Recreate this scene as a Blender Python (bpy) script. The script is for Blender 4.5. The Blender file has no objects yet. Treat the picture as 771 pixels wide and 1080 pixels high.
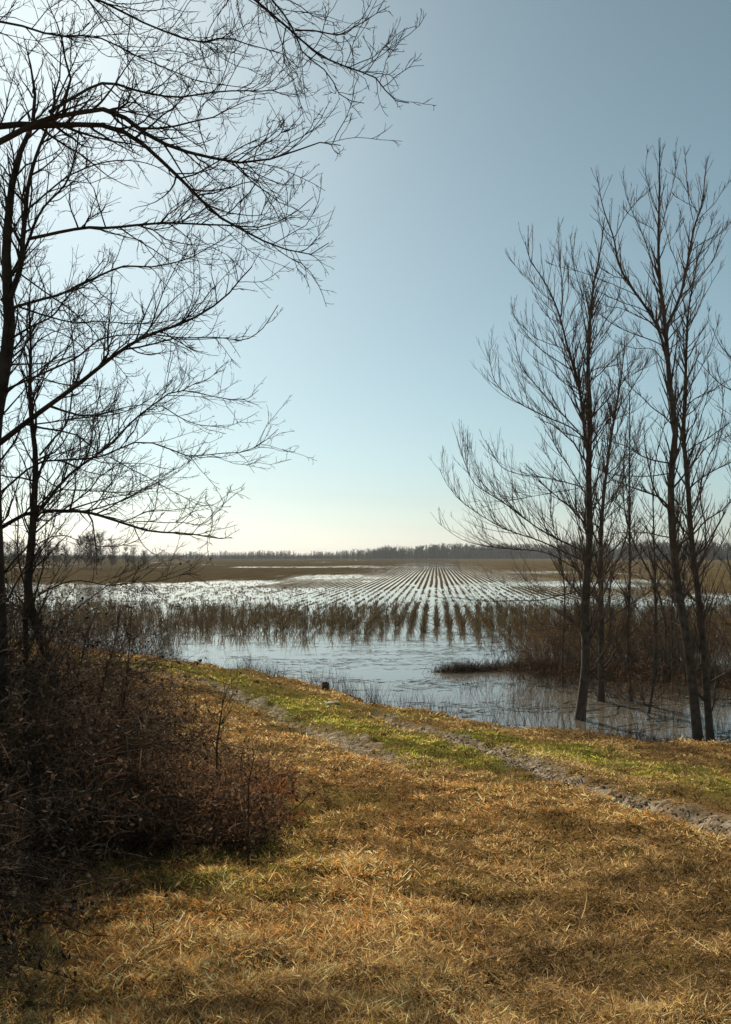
import bpy, math
import numpy as np

S = bpy.context.scene
COL = S.collection
RNG = np.random.default_rng(11)

# ------------------------------------------------------------------ camera
F, CX, CY, HOR = 1050.0, 385.5, 540.0, 585.0
CAM = np.array([0.0, 0.0, 4.0])
PITCH = math.atan((HOR - CY) / F)
cd = bpy.data.cameras.new('camera'); cam = bpy.data.objects.new('camera', cd); COL.objects.link(cam)
cd.sensor_fit = 'VERTICAL'; cd.sensor_height = 36; cd.sensor_width = 36; cd.lens = 35
cd.clip_start = 0.05; cd.clip_end = 20000
cam.location = CAM; cam.rotation_euler = (math.pi / 2 + PITCH, 0, 0)
S.camera = cam

# ------------------------------------------------------------------ light
SUN_EL, SUN_AZ = math.radians(29.5), math.radians(-19.0)      # azimuth from +Y, positive to the right
w = bpy.data.worlds.new('World'); S.world = w; w.use_nodes = True
nt = w.node_tree; nt.nodes.clear()
sky = nt.nodes.new('ShaderNodeTexSky'); sky.sky_type = 'NISHITA'; sky.sun_disc = False
sky.sun_elevation = SUN_EL; sky.sun_rotation = SUN_AZ
sky.altitude = 50; sky.air_density = 0.8; sky.dust_density = 0.62; sky.ozone_density = 3.5
hs = nt.nodes.new('ShaderNodeHueSaturation'); hs.inputs['Saturation'].default_value = 0.67
hs.inputs['Hue'].default_value = 0.472
mul = nt.nodes.new('ShaderNodeMix'); mul.data_type = 'RGBA'; mul.blend_type = 'MULTIPLY'
mul.inputs[0].default_value = 1.0; mul.inputs[7].default_value = (0.885, 0.985, 0.95, 1)
bg = nt.nodes.new('ShaderNodeBackground'); bg.inputs[1].default_value = 0.068
out = nt.nodes.new('ShaderNodeOutputWorld')
nt.links.new(sky.outputs[0], hs.inputs['Color']); nt.links.new(hs.outputs[0], mul.inputs[6])
nt.links.new(mul.outputs[2], bg.inputs[0]); nt.links.new(bg.outputs[0], out.inputs[0])
sl = bpy.data.lights.new('sun', 'SUN'); sun = bpy.data.objects.new('sun', sl); COL.objects.link(sun)
sl.energy = 5.0; sl.angle = math.radians(0.55); sl.color = (1.0, 0.88, 0.70)
sun.rotation_euler = (math.pi / 2 - SUN_EL, 0, math.pi - SUN_AZ)
sun.location = (-20, 60, 40)
S.view_settings.view_transform = 'Standard'; S.view_settings.look = 'None'
S.view_settings.exposure = 0.22; S.view_settings.gamma = 1.0
S.view_settings.use_curve_mapping = False
S.cycles.max_bounces = 6; S.cycles.diffuse_bounces = 2; S.cycles.glossy_bounces = 3
S.cycles.transmission_bounces = 3; S.cycles.volume_bounces = 0; S.cycles.transparent_max_bounces = 6
S.cycles.caustics_reflective = False; S.cycles.caustics_refractive = False

# ------------------------------------------------------------------ helpers
def ray(px, py):
    a, b = (px - CX) / F, (CY - py) / F
    c, s = math.cos(PITCH), math.sin(PITCH)
    return np.array([a, c - b * s, s + b * c])
def P(px, py, Y):
    r = ray(px, py); return CAM + r * (Y / r[1])

def tag(o, label=None, cat=None, group=None, kind=None):
    if label: o['label'] = label
    if cat: o['category'] = cat
    if group: o['group'] = group
    if kind: o['kind'] = kind
    return o
def empty(name, loc):
    o = bpy.data.objects.new(name, None); COL.objects.link(o); o.location = [float(v) for v in loc]
    o.empty_display_size = 0.3; return o

def make_mesh(name, V, Fl, mat, parent=None, col=None, smooth=False, attrs=None):
    """V (n,3); Fl list of (m,k) int arrays."""
    V = np.asarray(V, dtype=np.float32)
    if parent is not None:
        V = V - np.array(parent.location, dtype=np.float32)
    me = bpy.data.meshes.new(name)
    me.vertices.add(len(V)); me.vertices.foreach_set('co', V.ravel())
    loops = np.concatenate([f.ravel() for f in Fl]).astype(np.int32)
    tot = np.concatenate([np.full(len(f), f.shape[1], np.int32) for f in Fl])
    start = np.concatenate([[0], np.cumsum(tot)[:-1]]).astype(np.int32)
    me.loops.add(len(loops)); me.loops.foreach_set('vertex_index', loops)
    me.polygons.add(len(tot)); me.polygons.foreach_set('loop_start', start); me.polygons.foreach_set('loop_total', tot)
    me.update(calc_edges=True)
    if smooth: me.polygons.foreach_set('use_smooth', np.ones(len(tot), bool))
    if col is not None:
        c = np.ones((len(V), 4), np.float32); c[:, :3] = col
        a = me.color_attributes.new('tint', 'FLOAT_COLOR', 'POINT'); a.data.foreach_set('color', c.ravel())
    for k, v in (attrs or {}).items():
        a = me.attributes.new(k, 'FLOAT', 'POINT'); a.data.foreach_set('value', np.asarray(v, np.float32))
    me.materials.append(mat)
    o = bpy.data.objects.new(name, me); COL.objects.link(o)
    if parent is not None: o.parent = parent
    return o

class Geo:
    def __init__(s): s.V = []; s.Q = []; s.T = []; s.C = []; s.n = 0
    def add(s, V, Q=None, T=None, C=None):
        V = V.reshape(-1, 3); s.V.append(V)
        if Q is not None: s.Q.append(Q.reshape(-1, 4) + s.n)
        if T is not None: s.T.append(T.reshape(-1, 3) + s.n)
        s.C.append(np.ones((len(V), 3)) * 0.5 if C is None else C.reshape(-1, 3)); s.n += len(V)
    def obj(s, name, mat, parent=None, smooth=False):
        if not s.V: return None
        Fl = []
        if s.Q: Fl.append(np.concatenate(s.Q))
        if s.T: Fl.append(np.concatenate(s.T))
        return make_mesh(name, np.concatenate(s.V), Fl, mat, parent, np.concatenate(s.C), smooth)

def nrm(v): return v / np.maximum(np.linalg.norm(v, axis=-1, keepdims=True), 1e-9)
def tubes(g, Pt, R, sides=3, color=None, close=False):
    """Pt (N,K,3) R (N,K)"""
    N, K = R.shape
    if N == 0: return
    T = np.empty_like(Pt); T[:, 1:-1] = Pt[:, 2:] - Pt[:, :-2]; T[:, 0] = Pt[:, 1] - Pt[:, 0]; T[:, -1] = Pt[:, -1] - Pt[:, -2]
    T = nrm(T); m = nrm(Pt[:, -1] - Pt[:, 0])
    ref = nrm(np.cross(m, nrm(RNG.normal(size=(N, 3)))))[:, None, :]
    A = nrm(np.cross(T, ref)); B = np.cross(T, A)
    a = np.arange(sides) * 2 * np.pi / sides
    V = Pt[:, :, None, :] + R[:, :, None, None] * (np.cos(a)[None, None, :, None] * A[:, :, None, :] + np.sin(a)[None, None, :, None] * B[:, :, None, :])
    idx = np.arange(N * K * sides).reshape(N, K, sides)
    i0, i1 = idx[:, :-1], idx[:, 1:]
    Q = np.stack([i0, np.roll(i0, -1, 2), np.roll(i1, -1, 2), i1], -1)
    C = None
    if color is not None:
        C = np.broadcast_to(np.asarray(color).reshape(-1, 1, 1, 3) if np.ndim(color) == 2 else np.asarray(color)[None, None, None, :], V.shape)
    g.add(V, Q, C=np.array(C) if C is not None else None)

def sample(Pt, i, t):
    K = Pt.shape[1]; f = t * (K - 1); k = np.minimum(f.astype(int), K - 2); u = (f - k)
    if Pt.ndim == 3: u = u[:, None]
    return Pt[i, k] * (1 - u) + Pt[i, k + 1] * u
def tang(Pt, i, t):
    K = Pt.shape[1]; k = np.minimum((t * (K - 1)).astype(int), K - 2)
    return nrm(Pt[i, k + 1] - Pt[i, k])
def lengths(Pt): return np.linalg.norm(np.diff(Pt, axis=1), axis=2).sum(1)
def paths(p0, d0, L, K, wob, up, bias=None):
    """random-walk paths from p0 along d0 of total length L"""
    N = len(p0); out = np.empty((N, K, 3)); out[:, 0] = p0; d = nrm(d0); st = (L / (K - 1))[:, None]
    for k in range(1, K):
        d = d + RNG.normal(size=(N, 3)) * wob
        d[:, 2] += up
        if bias is not None: d = d + bias
        d = nrm(d); out[:, k] = out[:, k - 1] + d * st
    return out
def spawn(Pt, R, spacing, tmin, lmul, lmin, lmax, ang, up, wob, K, rmax, rmin, dirup=0.0, spread=10, bias=None, tmax=0.98, clip=(0.8, 1.6)):
    L = lengths(Pt); n = np.floor(L * (tmax - tmin) / spacing + RNG.random(len(L))).astype(int)
    i = np.repeat(np.arange(len(L)), n)
    if len(i) == 0: return np.empty((0, K, 3)), np.empty((0, K))
    t = tmin + (tmax - tmin) * RNG.random(len(i))
    p = sample(Pt, i, t); T = tang(Pt, i, t); r = sample(R, i, t)
    u = nrm(np.cross(T, RNG.normal(size=(len(i), 3))))
    a = np.radians(ang + RNG.normal(size=len(i)) * spread)[:, None]
    d = np.cos(a) * T + np.sin(a) * u; d[:, 2] += dirup
    ln = np.clip(L[i] * lmul, lmin, lmax) * (1 - clip[0] * t ** clip[1]) * RNG.uniform(0.45, 1.15, len(i))
    C = paths(p, d, ln, K, wob, up, bias)
    r0 = np.clip(r * 0.62, rmin, rmax)[:, None]
    Rr = r0 + (rmin * 0.6 - r0) * np.linspace(0, 1, K)[None, :] ** 0.8
    return C, Rr
def smooth_path(pts, K):
    pts = np.asarray(pts, float)
    for _ in range(2):
        if len(pts) < 3: break
        q = pts[:-1] * 0.75 + pts[1:] * 0.25; r = pts[:-1] * 0.25 + pts[1:] * 0.75
        mid = np.empty((2 * len(q), 3)); mid[0::2] = q; mid[1::2] = r
        pts = np.vstack([pts[:1], mid, pts[-1:]])
    s = np.concatenate([[0], np.cumsum(np.linalg.norm(np.diff(pts, axis=0), axis=1))])
    u = np.linspace(0, s[-1], K)
    return np.stack([np.interp(u, s, pts[:, k]) for k in range(3)], 1)

def vnoise(x, y, seed=0):
    x = np.asarray(x, float); y = np.asarray(y, float)
    xi = np.floor(x).astype(np.int64); yi = np.floor(y).astype(np.int64); fx = x - xi; fy = y - yi
    fx = fx * fx * (3 - 2 * fx); fy = fy * fy * (3 - 2 * fy)
    def h(a, b):
        n = (a * 374761393 + b * 668265263 + seed * 1274126177) & 0x7fffffff
        n = ((n ^ (n >> 13)) * 1274126177) & 0x7fffffff
        return ((n ^ (n >> 16)) & 0xffff) / 65535.0
    return (h(xi, yi) * (1 - fx) + h(xi + 1, yi) * fx) * (1 - fy) + (h(xi, yi + 1) * (1 - fx) + h(xi + 1, yi + 1) * fx) * fy
def fbm(x, y, oct=4, seed=0):
    a, s, t = 1.0, 0.0, 0.0
    for k in range(oct):
        s = s + a * vnoise(x * 2 ** k, y * 2 ** k, seed + k * 17); t += a; a *= 0.5
    return s / t
def sstep(a, b, x):
    t = np.clip((x - a) / (b - a), 0, 1); return t * t * (3 - 2 * t)

# ------------------------------------------------------------------ terrain function (water level z = 0)
SHORE = np.array([(-150, 66), (-60, 54), (-25, 47.5), (-15, 44), (-10.9, 40.3), (-7.6, 37.3), (-5.0, 34.2), (-3.2, 32.4), (-1.8, 30.6), (-0.4, 28.4),
                  (0.9, 25.4), (2.0, 23.9), (3.2, 22.6), (5.0, 21.1), (7.4, 20.1), (12, 18.6), (30, 14), (90, 0), (300, -60)], float)
def seg_dist(x, y, poly):
    best = np.full(x.shape, 1e9); sgn = np.ones(x.shape); al = np.zeros(x.shape); acc = 0.0
    for k in range(len(poly) - 1):
        a, b = poly[k], poly[k + 1]; d = b - a; L2 = d @ d; L = math.sqrt(L2)
        t = np.clip(((x - a[0]) * d[0] + (y - a[1]) * d[1]) / L2, 0, 1)
        dx = x - a[0] - t * d[0]; dy = y - a[1] - t * d[1]; dd = np.hypot(dx, dy)
        m = dd < best; cr = d[0] * (y - a[1]) - d[1] * (x - a[0])
        sgn = np.where(m, np.sign(cr), sgn); al = np.where(m, acc + t * L, al); best = np.where(m, dd, best); acc += L
    return best, sgn, al
def shore_s(x, y):
    d, s, _ = seg_dist(x, y, SHORE); return -d * s         # + inland (towards camera)
S_CAM = float(shore_s(np.array([0.0]), np.array([0.0]))[0])
RUT_A = RUT_B = None
def base_h(x, y):
    s = shore_s(x, y) + (fbm(x * 0.8, y * 0.8, 3, 5) - 0.5) * 1.3 + (fbm(x * 3.5, y * 3.5, 2, 6) - 0.5) * 0.5
    up = 0.30 * sstep(-0.1, 1.3, s) + 2.05 * np.clip((s - 0.5) / (S_CAM - 0.5), 0, 1.0) ** 1.0
    up = up + 0.15 * sstep(S_CAM, S_CAM + 20, s)
    down = -0.55 * sstep(0.1, -3.0, s)
    return np.where(s > 0, up, down)
SPIT = np.array([(2.7, 34.2), (5.0, 35.0), (7.5, 34.0), (11, 31.5), (15, 29.5), (24, 26.5), (60, 18)], float)
def terrain(x, y):
    x = np.asarray(x, float); y = np.asarray(y, float)
    h = base_h(x, y)
    d, _, al = seg_dist(x, y, SPIT)
    wd = 0.35 + 1.1 * sstep(0, 6, al) + 1.0 * sstep(6, 16, al) + (fbm(x * 1.1, y * 1.1, 3, 9) - 0.5) * 1.4
    sp = 0.14 * sstep(wd, wd - 1.1, d) - 0.02
    h = np.where((d < 4) & (h < 0), np.maximum(h, np.where(d < wd + 0.6, sp, h)), h)
    # small puddle scrape at the foot of the bank
    pd = np.hypot((x - PUD[0]) / 0.85, (y - PUD[1]) / 0.62) + (fbm(x * 2, y * 2, 2, 3) - 0.5) * 0.5
    h = np.where(pd < 1.3, h + (-0.10 - h) * sstep(1.3, 0.75, pd), h)
    if RUT_A is not None:
        for poly, wdt, dep in ((RUT_A, 0.26, 0.14), (RUT_B, 0.28, 0.09)):
            d, _, _ = seg_dist(x, y, poly)
            f = np.exp(-(d / wdt) ** 2)
            h = h - dep * f + 0.03 * np.exp(-((d - wdt * 1.7) / 0.2) ** 2)
    land = sstep(0.1, 0.6, h)
    h = h + land * ((fbm(x * 0.9, y * 0.9, 3, 21) - 0.5) * 0.16 + (fbm(x * 3.2, y * 3.2, 3, 31) - 0.5) * 0.13)
    # dry end of the field
    far = sstep(560, 700, y)
    return h + np.where(h < 0, far * 0.64, 0)
PUD = P(622, 786, 21.4)[:2]
def on_ground(px, py):
    r = ray(px, py); ts = np.linspace(2.0, 60, 1500)
    pts = CAM[None] + r[None] * ts[:, None] / r[1]
    b = base_h(pts[:, 0], pts[:, 1]); k = np.argmax(pts[:, 2] < b)
    return pts[k]
def Z(x, y): return float(terrain(np.array([x]), np.array([y]))[0])
RUT_A = np.array([on_ground(*p)[:2] for p in [(900, 905), (771, 878), (715, 862), (660, 842), (600, 821), (560, 806), (500, 786), (460, 773), (425, 764), (385, 752)]])
RUT_B = np.array([on_ground(*p)[:2] for p in [(130, 700), (180, 711), (226, 722), (248, 731), (275, 745), (300, 758), (340, 775), (371, 787), (420, 806), (465, 826)]])

GP = [(np.array([on_ground(*p)[:2] for p in pts]), wd, k) for pts, wd, k in (
    ([(110, 697), (200, 708), (260, 724), (330, 755), (430, 785), (495, 806)], 0.95, 1.0),
    ([(180, 702), (300, 732), (350, 745), (400, 754)], 0.9, 0.75),
    ([(510, 776), (620, 797), (700, 810), (800, 834)], 1.0, 1.0),
    ([(330, 850), (300, 870), (240, 930)], 0.6, 0.35))]
def greenness(x, y):
    n = fbm(x * 1.3 + 3, y * 1.3, 3, 41); n2 = fbm(x * 4, y * 4, 2, 43); g = np.zeros(np.shape(x))
    for poly, wd, k in GP:
        d, _, al = seg_dist(x, y, poly)
        g = np.maximum(g, k * np.exp(-(d / (wd * (0.55 + 0.9 * n))) ** 2))
    g = 1.25 * g * (0.45 + 0.55 * sstep(0.3, 0.6, n2)) + 0.12 * sstep(0.5, 0.7, n)
    return np.clip(g, 0, 1) * sstep(0.3, 0.9, shore_s(x, y))
def rutness(x, y):
    a, _, _ = seg_dist(x, y, RUT_A); b, _, ab = seg_dist(x, y, RUT_B)
    n = fbm(x * 3, y * 3, 3, 55); Ln = np.linalg.norm(np.diff(RUT_B, axis=0), axis=1).sum()
    ra = sstep(0.47, 0.17, a + (n - 0.5) * 0.55)
    rb = sstep(0.45, 0.10, b + (n - 0.5) * 0.8) * 0.9 * (1 - sstep(Ln - 3.5, Ln, ab))
    return np.maximum(ra, rb)

# ------------------------------------------------------------------ materials
def mat(name):
    m = bpy.data.materials.new(name); m.use_nodes = True; n = m.node_tree; n.nodes.clear()
    return m, n, n.nodes.new, n.links.new
def plant_mat(name, rough=0.7, trans=0.4, spec=0.25, val=1.0, noise=None, gain=1.0):
    m, n, N, Lk = mat(name)
    at = N('ShaderNodeAttribute'); at.attribute_name = 'tint'
    src = at.outputs['Color']
    if noise:
        tc = N('ShaderNodeTexCoord'); nz = N('ShaderNodeTexNoise'); nz.inputs['Scale'].default_value = noise; nz.inputs['Detail'].default_value = 5
        Lk(tc.outputs['Object'], nz.inputs['Vector'])
        mr = N('ShaderNodeMapRange'); mr.inputs[1].default_value = 0.3; mr.inputs[2].default_value = 0.7; mr.inputs[3].default_value = 0.55; mr.inputs[4].default_value = 1.45
        Lk(nz.outputs['Fac'], mr.inputs[0])
        vm = N('ShaderNodeVectorMath'); vm.operation = 'SCALE'; Lk(src, vm.inputs[0]); Lk(mr.outputs[0], vm.inputs['Scale']); src = vm.outputs[0]
    b = N('ShaderNodeBsdfPrincipled'); b.inputs['Roughness'].default_value = rough; b.inputs['Specular IOR Level'].default_value = spec
    Lk(src, b.inputs['Base Color'])
    o = N('ShaderNodeOutputMaterial')
    if trans > 0:
        t = N('ShaderNodeBsdfTranslucent'); Lk(src, t.inputs['Color'])
        mx = N('ShaderNodeMixShader'); mx.inputs[0].default_value = trans
        Lk(b.outputs[0], mx.inputs[1]); Lk(t.outputs[0], mx.inputs[2]); Lk(mx.outputs[0], o.inputs[0])
    else: Lk(b.outputs[0], o.inputs[0])
    return m
M_BARK = plant_mat('bark', 0.85, 0, 0.2, noise=9)
M_TWIG = plant_mat('twig_bark', 0.9, 0, 0.1, noise=3)
M_GRASS = plant_mat('grass_blade', 0.8, 0.5, 0.06)
M_STALK = plant_mat('dead_stalk', 0.9, 0.3, 0.0)
M_FIELD = plant_mat('field_soil', 1.0, 0, 0.0, noise=1.3)
M_LEAF = plant_mat('dead_leaf', 0.75, 0.35, 0.12)
M_FAR = plant_mat('far_wood', 0.9, 0, 0.0)

def ground_mat():
    m, n, N, Lk = mat('levee_soil')
    at = N('ShaderNodeAttribute'); at.attribute_name = 'green'
    rt = N('ShaderNodeAttribute'); rt.attribute_name = 'rut'
    fd = N('ShaderNodeAttribute'); fd.attribute_name = 'field'
    tc = N('ShaderNodeTexCoord')
    def noise(sc, det=6, rough=0.6):
        z = N('ShaderNodeTexNoise'); z.inputs['Scale'].default_value = sc; z.inputs['Detail'].default_value = det; z.inputs['Roughness'].default_value = rough
        Lk(tc.outputs['Object'], z.inputs['Vector']); return z.outputs['Fac']
    def ramp(f, stops):
        r = N('ShaderNodeValToRGB'); e = r.color_ramp.elements
        e[0].position, e[0].color = stops[0][0], (*stops[0][1], 1); e[1].position, e[1].color = stops[-1][0], (*stops[-1][1], 1)
        for p, c in stops[1:-1]: q = e.new(p); q.color = (*c, 1)
        Lk(f, r.inputs[0]); return r.outputs[0]
    def mix(f, a, b):
        x = N('ShaderNodeMix'); x.data_type = 'RGBA'; Lk(f, x.inputs[0]); Lk(a, x.inputs[6]); Lk(b, x.inputs[7]); return x.outputs[2]
    straw = ramp(noise(22, 8, 0.75), [(0.34, (0.05, 0.028, 0.010)), (0.5, (0.19, 0.115, 0.042)), (0.66, (0.42, 0.27, 0.11))])
    grn = ramp(noise(30, 8, 0.75), [(0.3, (0.045, 0.045, 0.012)), (0.5, (0.13, 0.13, 0.028)), (0.7, (0.22, 0.20, 0.055))])
    mud = ramp(noise(7, 9, 0.8), [(0.36, (0.05, 0.037, 0.024)), (0.48, (0.24, 0.185, 0.125)), (0.60, (0.58, 0.49, 0.37))])
    soil = ramp(noise(3, 8, 0.7), [(0.3, (0.045, 0.032, 0.02)), (0.7, (0.12, 0.085, 0.05))])
    c = mix(at.outputs['Fac'], straw, grn); c = mix(rt.outputs['Fac'], c, mud); c = mix(fd.outputs['Fac'], c, soil)
    b = N('ShaderNodeBsdfPrincipled'); b.inputs['Roughness'].default_value = 0.95; b.inputs['Specular IOR Level'].default_value = 0.0
    Lk(c, b.inputs['Base Color'])
    bp = N('ShaderNodeBump'); bp.inputs['Strength'].default_value = 0.8; bp.inputs['Distance'].default_value = 0.03
    Lk(noise(35, 8, 0.8), bp.inputs['Height']); Lk(bp.outputs[0], b.inputs['Normal'])
    o = N('ShaderNodeOutputMaterial'); Lk(b.outputs[0], o.inputs[0]); return m
def water_mat():
    m, n, N, Lk = mat('muddy_water')
    tc = N('ShaderNodeTexCoord')
    mp = N('ShaderNodeMapping'); mp.inputs['Scale'].default_value = (1.0, 0.55, 1); Lk(tc.outputs['Object'], mp.inputs['Vector'])
    z = N('ShaderNodeTexNoise'); z.inputs['Scale'].default_value = 2.2; z.inputs['Detail'].default_value = 4; Lk(mp.outputs[0], z.inputs['Vector'])
    z2 = N('ShaderNodeTexNoise'); z2.inputs['Scale'].default_value = 0.12; z2.inputs['Detail'].default_value = 3; Lk(mp.outputs[0], z2.inputs['Vector'])
    mr = N('ShaderNodeMapRange'); mr.inputs[1].default_value = 0.4; mr.inputs[2].default_value = 0.65; mr.inputs[3].default_value = 0.004; mr.inputs[4].default_value = 0.018
    Lk(z2.outputs['Fac'], mr.inputs[0])
    bp = N('ShaderNodeBump'); bp.inputs['Strength'].default_value = 1.0
    Lk(mr.outputs[0], bp.inputs['Distance']); Lk(z.outputs['Fac'], bp.inputs['Height'])
    b = N('ShaderNodeBsdfPrincipled'); b.inputs['Base Color'].default_value = (0.16, 0.14, 0.11, 1)
    b.inputs['Roughness'].default_value = 0.03; b.inputs['IOR'].default_value = 1.333; b.inputs['Specular IOR Level'].default_value = 0.6
    Lk(bp.outputs[0], b.inputs['Normal'])
    o = N('ShaderNodeOutputMaterial'); Lk(b.outputs[0], o.inputs[0]); return m
M_GROUND, M_WATER = ground_mat(), water_mat()

# ------------------------------------------------------------------ ground and water
def axis(parts):
    a = [np.arange(s, e, st) for s, e, st in parts]; return np.unique(np.round(np.concatenate(a + [[parts[-1][1]]]), 4))
xs = axis([(-3000, -300, 150), (-300, -60, 10), (-60, -16, 1.5), (-16, -6, 0.3), (-6, 6, 0.1), (6, 18, 0.25), (18, 60, 1.5), (60, 300, 10), (300, 3000, 150)])
ys = axis([(-60, -4, 3), (-4, 1.5, 0.4), (1.5, 12, 0.09), (12, 26, 0.16), (26, 46, 0.3), (46, 120, 3), (120, 600, 20), (600, 6000, 300)])
X, Yg = np.meshgrid(xs, ys)
Zg = terrain(X, Yg)
nx, ny = len(xs), len(ys); idx = np.arange(nx * ny).reshape(ny, nx)
Q = np.stack([idx[:-1, :-1], idx[:-1, 1:], idx[1:, 1:], idx[1:, :-1]], -1).reshape(-1, 4)
V = np.stack([X, Yg, Zg], -1).reshape(-1, 3)
g = make_mesh('ground', V, [Q], M_GROUND, smooth=True,
              attrs={'green': greenness(V[:, 0], V[:, 1]), 'rut': rutness(V[:, 0], V[:, 1]),
                     'field': sstep(0.28, 0.12, V[:, 2]) * sstep(0.5, -1, shore_s(V[:, 0], V[:, 1]))})
tag(g, kind='structure')
wv = np.array([(-2500, 5, 0), (2500, 5, 0), (2500, 1400, 0), (-2500, 1400, 0)], float)
tag(make_mesh('water', wv, [np.array([[0, 1, 2, 3]])], M_WATER), kind='structure')

# ------------------------------------------------------------------ field rows
ROW_AZ = math.atan((460 - CX) / F); RD = np.array([math.sin(ROW_AZ), math.cos(ROW_AZ)]); RN = np.array([RD[1], -RD[0]])
SP = 0.72
gr = Geo()
N = 1500; k = np.arange(-N, N // 2)
st = np.linspace(0, 1, 42) ** 2.2
for kk0 in range(0, len(k), 750):
    kk = k[kk0:kk0 + 750]; off = kk * SP
    start = 88 + 34 * sstep(-4, -26, off) + 18 * (fbm(off * 0.05, off * 0 + 1, 2, 61) - 0.5) * 2 + RNG.uniform(-5, 5, len(kk))
    T = start[:, None] + (900 - start)[:, None] * st[None]
    wob = (vnoise(T * 0.05, off[:, None] * 1.0, 3) - 0.5) * 0.10
    cx = off[:, None] + wob
    pool = sstep(0.58, 0.70, fbm(off[:, None] * 0.035 + T * 0, T * 0.022, 3, 71))
    hh = -0.05 * pool + (0.033 + 0.018 * sstep(100, 260, T)) * (0.45 + 1.0 * vnoise(T * 0.35, off[:, None] * 1.3, 8)) + 0.03 * sstep(0, 15, T - start[:, None]) - 0.03
    hh = hh + 0.55 * 0 
    prof = [(-0.27, -0.06), (-0.16, None), (0.16, None), (0.27, -0.06)]
    vv = []
    for o_, z_ in prof:
        xx = (cx + o_) * RN[0] + T * RD[0]; yy = (cx + o_) * RN[1] + T * RD[1]
        zz = hh + 0.01 * o_ if z_ is None else np.full_like(T, z_)
        zz = zz + 0.02 * 0
        vv.append(np.stack([xx, yy, zz], -1))
    vv = np.stack(vv, 2); n_, m_, _, _ = vv.shape
    ii = np.arange(n_ * m_ * 4).reshape(n_, m_, 4)
    q = np.stack([ii[:, :-1, :-1], ii[:, 1:, :-1], ii[:, 1:, 1:], ii[:, :-1, 1:]], -1)
    c = np.array([0.10, 0.072, 0.035])[None, None, None] * RNG.uniform(0.7, 1.35, (n_, m_, 1, 1)) * np.ones(vv.shape)
    gr.add(vv, q, C=c)
tag(gr.obj('soil_ridges', M_FIELD), 'long low muddy planting ridges running away across the flooded field', 'field rows', kind='stuff')

def blades(g, base, d, L, W, C, curve=0.5, seg=3, face=None, tipz=None):
    """tapered bent strips. base (N,3), d unit dir (N,3)"""
    N = len(base); K = seg + 1
    side = nrm(np.cross(d, RNG.normal(size=(N, 3)))) if face is None else face
    p = np.empty((N, K, 3)); p[:, 0] = base; dd = d.copy()
    bend = nrm(RNG.normal(size=(N, 3)) * np.array([1, 1, 0.35])) * (curve * RNG.uniform(0.3, 1.3, N))[:, None]
    bend[:, 2] -= 0.3 * curve
    for k in range(1, K):
        dd = nrm(dd + bend / seg); p[:, k] = p[:, k - 1] + dd * (L / seg)[:, None]
    wd = W[:, None] * np.array([0.9, 1.0, 0.7, 0.0])[:K][None] if K == 4 else W[:, None] * np.linspace(1, 0, K)[None]
    l = p[:, :-1] - side[:, None] * wd[:, :-1, None] * 0.5; r = p[:, :-1] + side[:, None] * wd[:, :-1, None] * 0.5
    V = np.concatenate([np.stack([l, r], 2).reshape(N, -1, 3), p[:, -1:]], 1)      # 2*seg + 1
    n = 2 * seg + 1; i = np.arange(N)[:, None] * n
    qs = [np.stack([i[:, 0] + 2 * k, i[:, 0] + 2 * k + 1, i[:, 0] + 2 * k + 3, i[:, 0] + 2 * k + 2], -1) for k in range(seg - 1)]
    t = np.stack([i[:, 0] + 2 * seg - 2, i[:, 0] + 2 * seg - 1, i[:, 0] + 2 * seg], -1)
    g.add(V, np.concatenate(qs) if qs else None, t, C=np.repeat(C[:, None], n, 1))

# standing dead crop: front block of tall stalks, low stubble behind
gs = Geo()
def crop(y0, y1, dens, h0, h1, nb, wd, xr=(-34, 34), col=(0.13, 0.085, 0.045), gap=0.0, frontwob=5):
    ks = np.arange(int(xr[0] / SP) - 10, int(xr[1] / SP) + 10); out = []
    for kk in ks:
        f = y0 + frontwob * (vnoise(np.array([kk * 0.11]), np.array([y0]), 77)[0] - 0.5) + RNG.uniform(-1.2, 1.2)
        n = int((y1 - f) * dens); t = f + (y1 - f) * RNG.random(n)
        xx = kk * SP * RN[0] + t * RD[0]; yy = kk * SP * RN[1] + t * RD[1]
        keep = (np.abs(xx) < 0.46 * yy + 4) & (vnoise(t * 0.5, np.full(n, kk * 1.7), 5) > gap)
        out.append(np.stack([xx[keep], yy[keep]], 1))
    p = np.concatenate(out); n = len(p)
    H = RNG.uniform(h0, h1, n) * (0.75 + 0.5 * fbm(p[:, 0] * 0.15, p[:, 1] * 0.15, 2, 4))
    i = np.repeat(np.arange(n), nb); m = len(i)
    b = np.stack([p[i, 0] + RNG.normal(size=m) * 0.07, p[i, 1] + RNG.normal(size=m) * 0.07, RNG.uniform(-0.05, 0.35, m) * H[i] - 0.04], 1)
    br = np.where(RNG.random(m) < 0.15, 1.2, 0.13); d = nrm(np.stack([RNG.normal(size=m) * br, RNG.normal(size=m) * br, np.ones(m)], 1))
    C = np.array(col)[None] * RNG.uniform(0.45, 1.6, (m, 1)) * (1 + RNG.normal(size=(m, 3)) * 0.07)
    blades(gs, b, d, H[i] * RNG.uniform(0.4, 0.95, m), wd * RNG.uniform(0.5, 1.5, m), np.clip(C, 0.01, 1), 0.9, 3)
crop(50, 73, 3.6, 0.5, 1.2, 6, 0.023, xr=(-30, 34), col=(0.10, 0.073, 0.038), gap=0.30)
crop(47, 55, 1.0, 0.2, 0.9, 4, 0.02, xr=(-30, 34), col=(0.10, 0.073, 0.038), gap=0.4, frontwob=3)
crop(72, 125, 2.2, 0.08, 0.2, 4, 0.05, xr=(-60, 60), gap=0.35)
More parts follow.
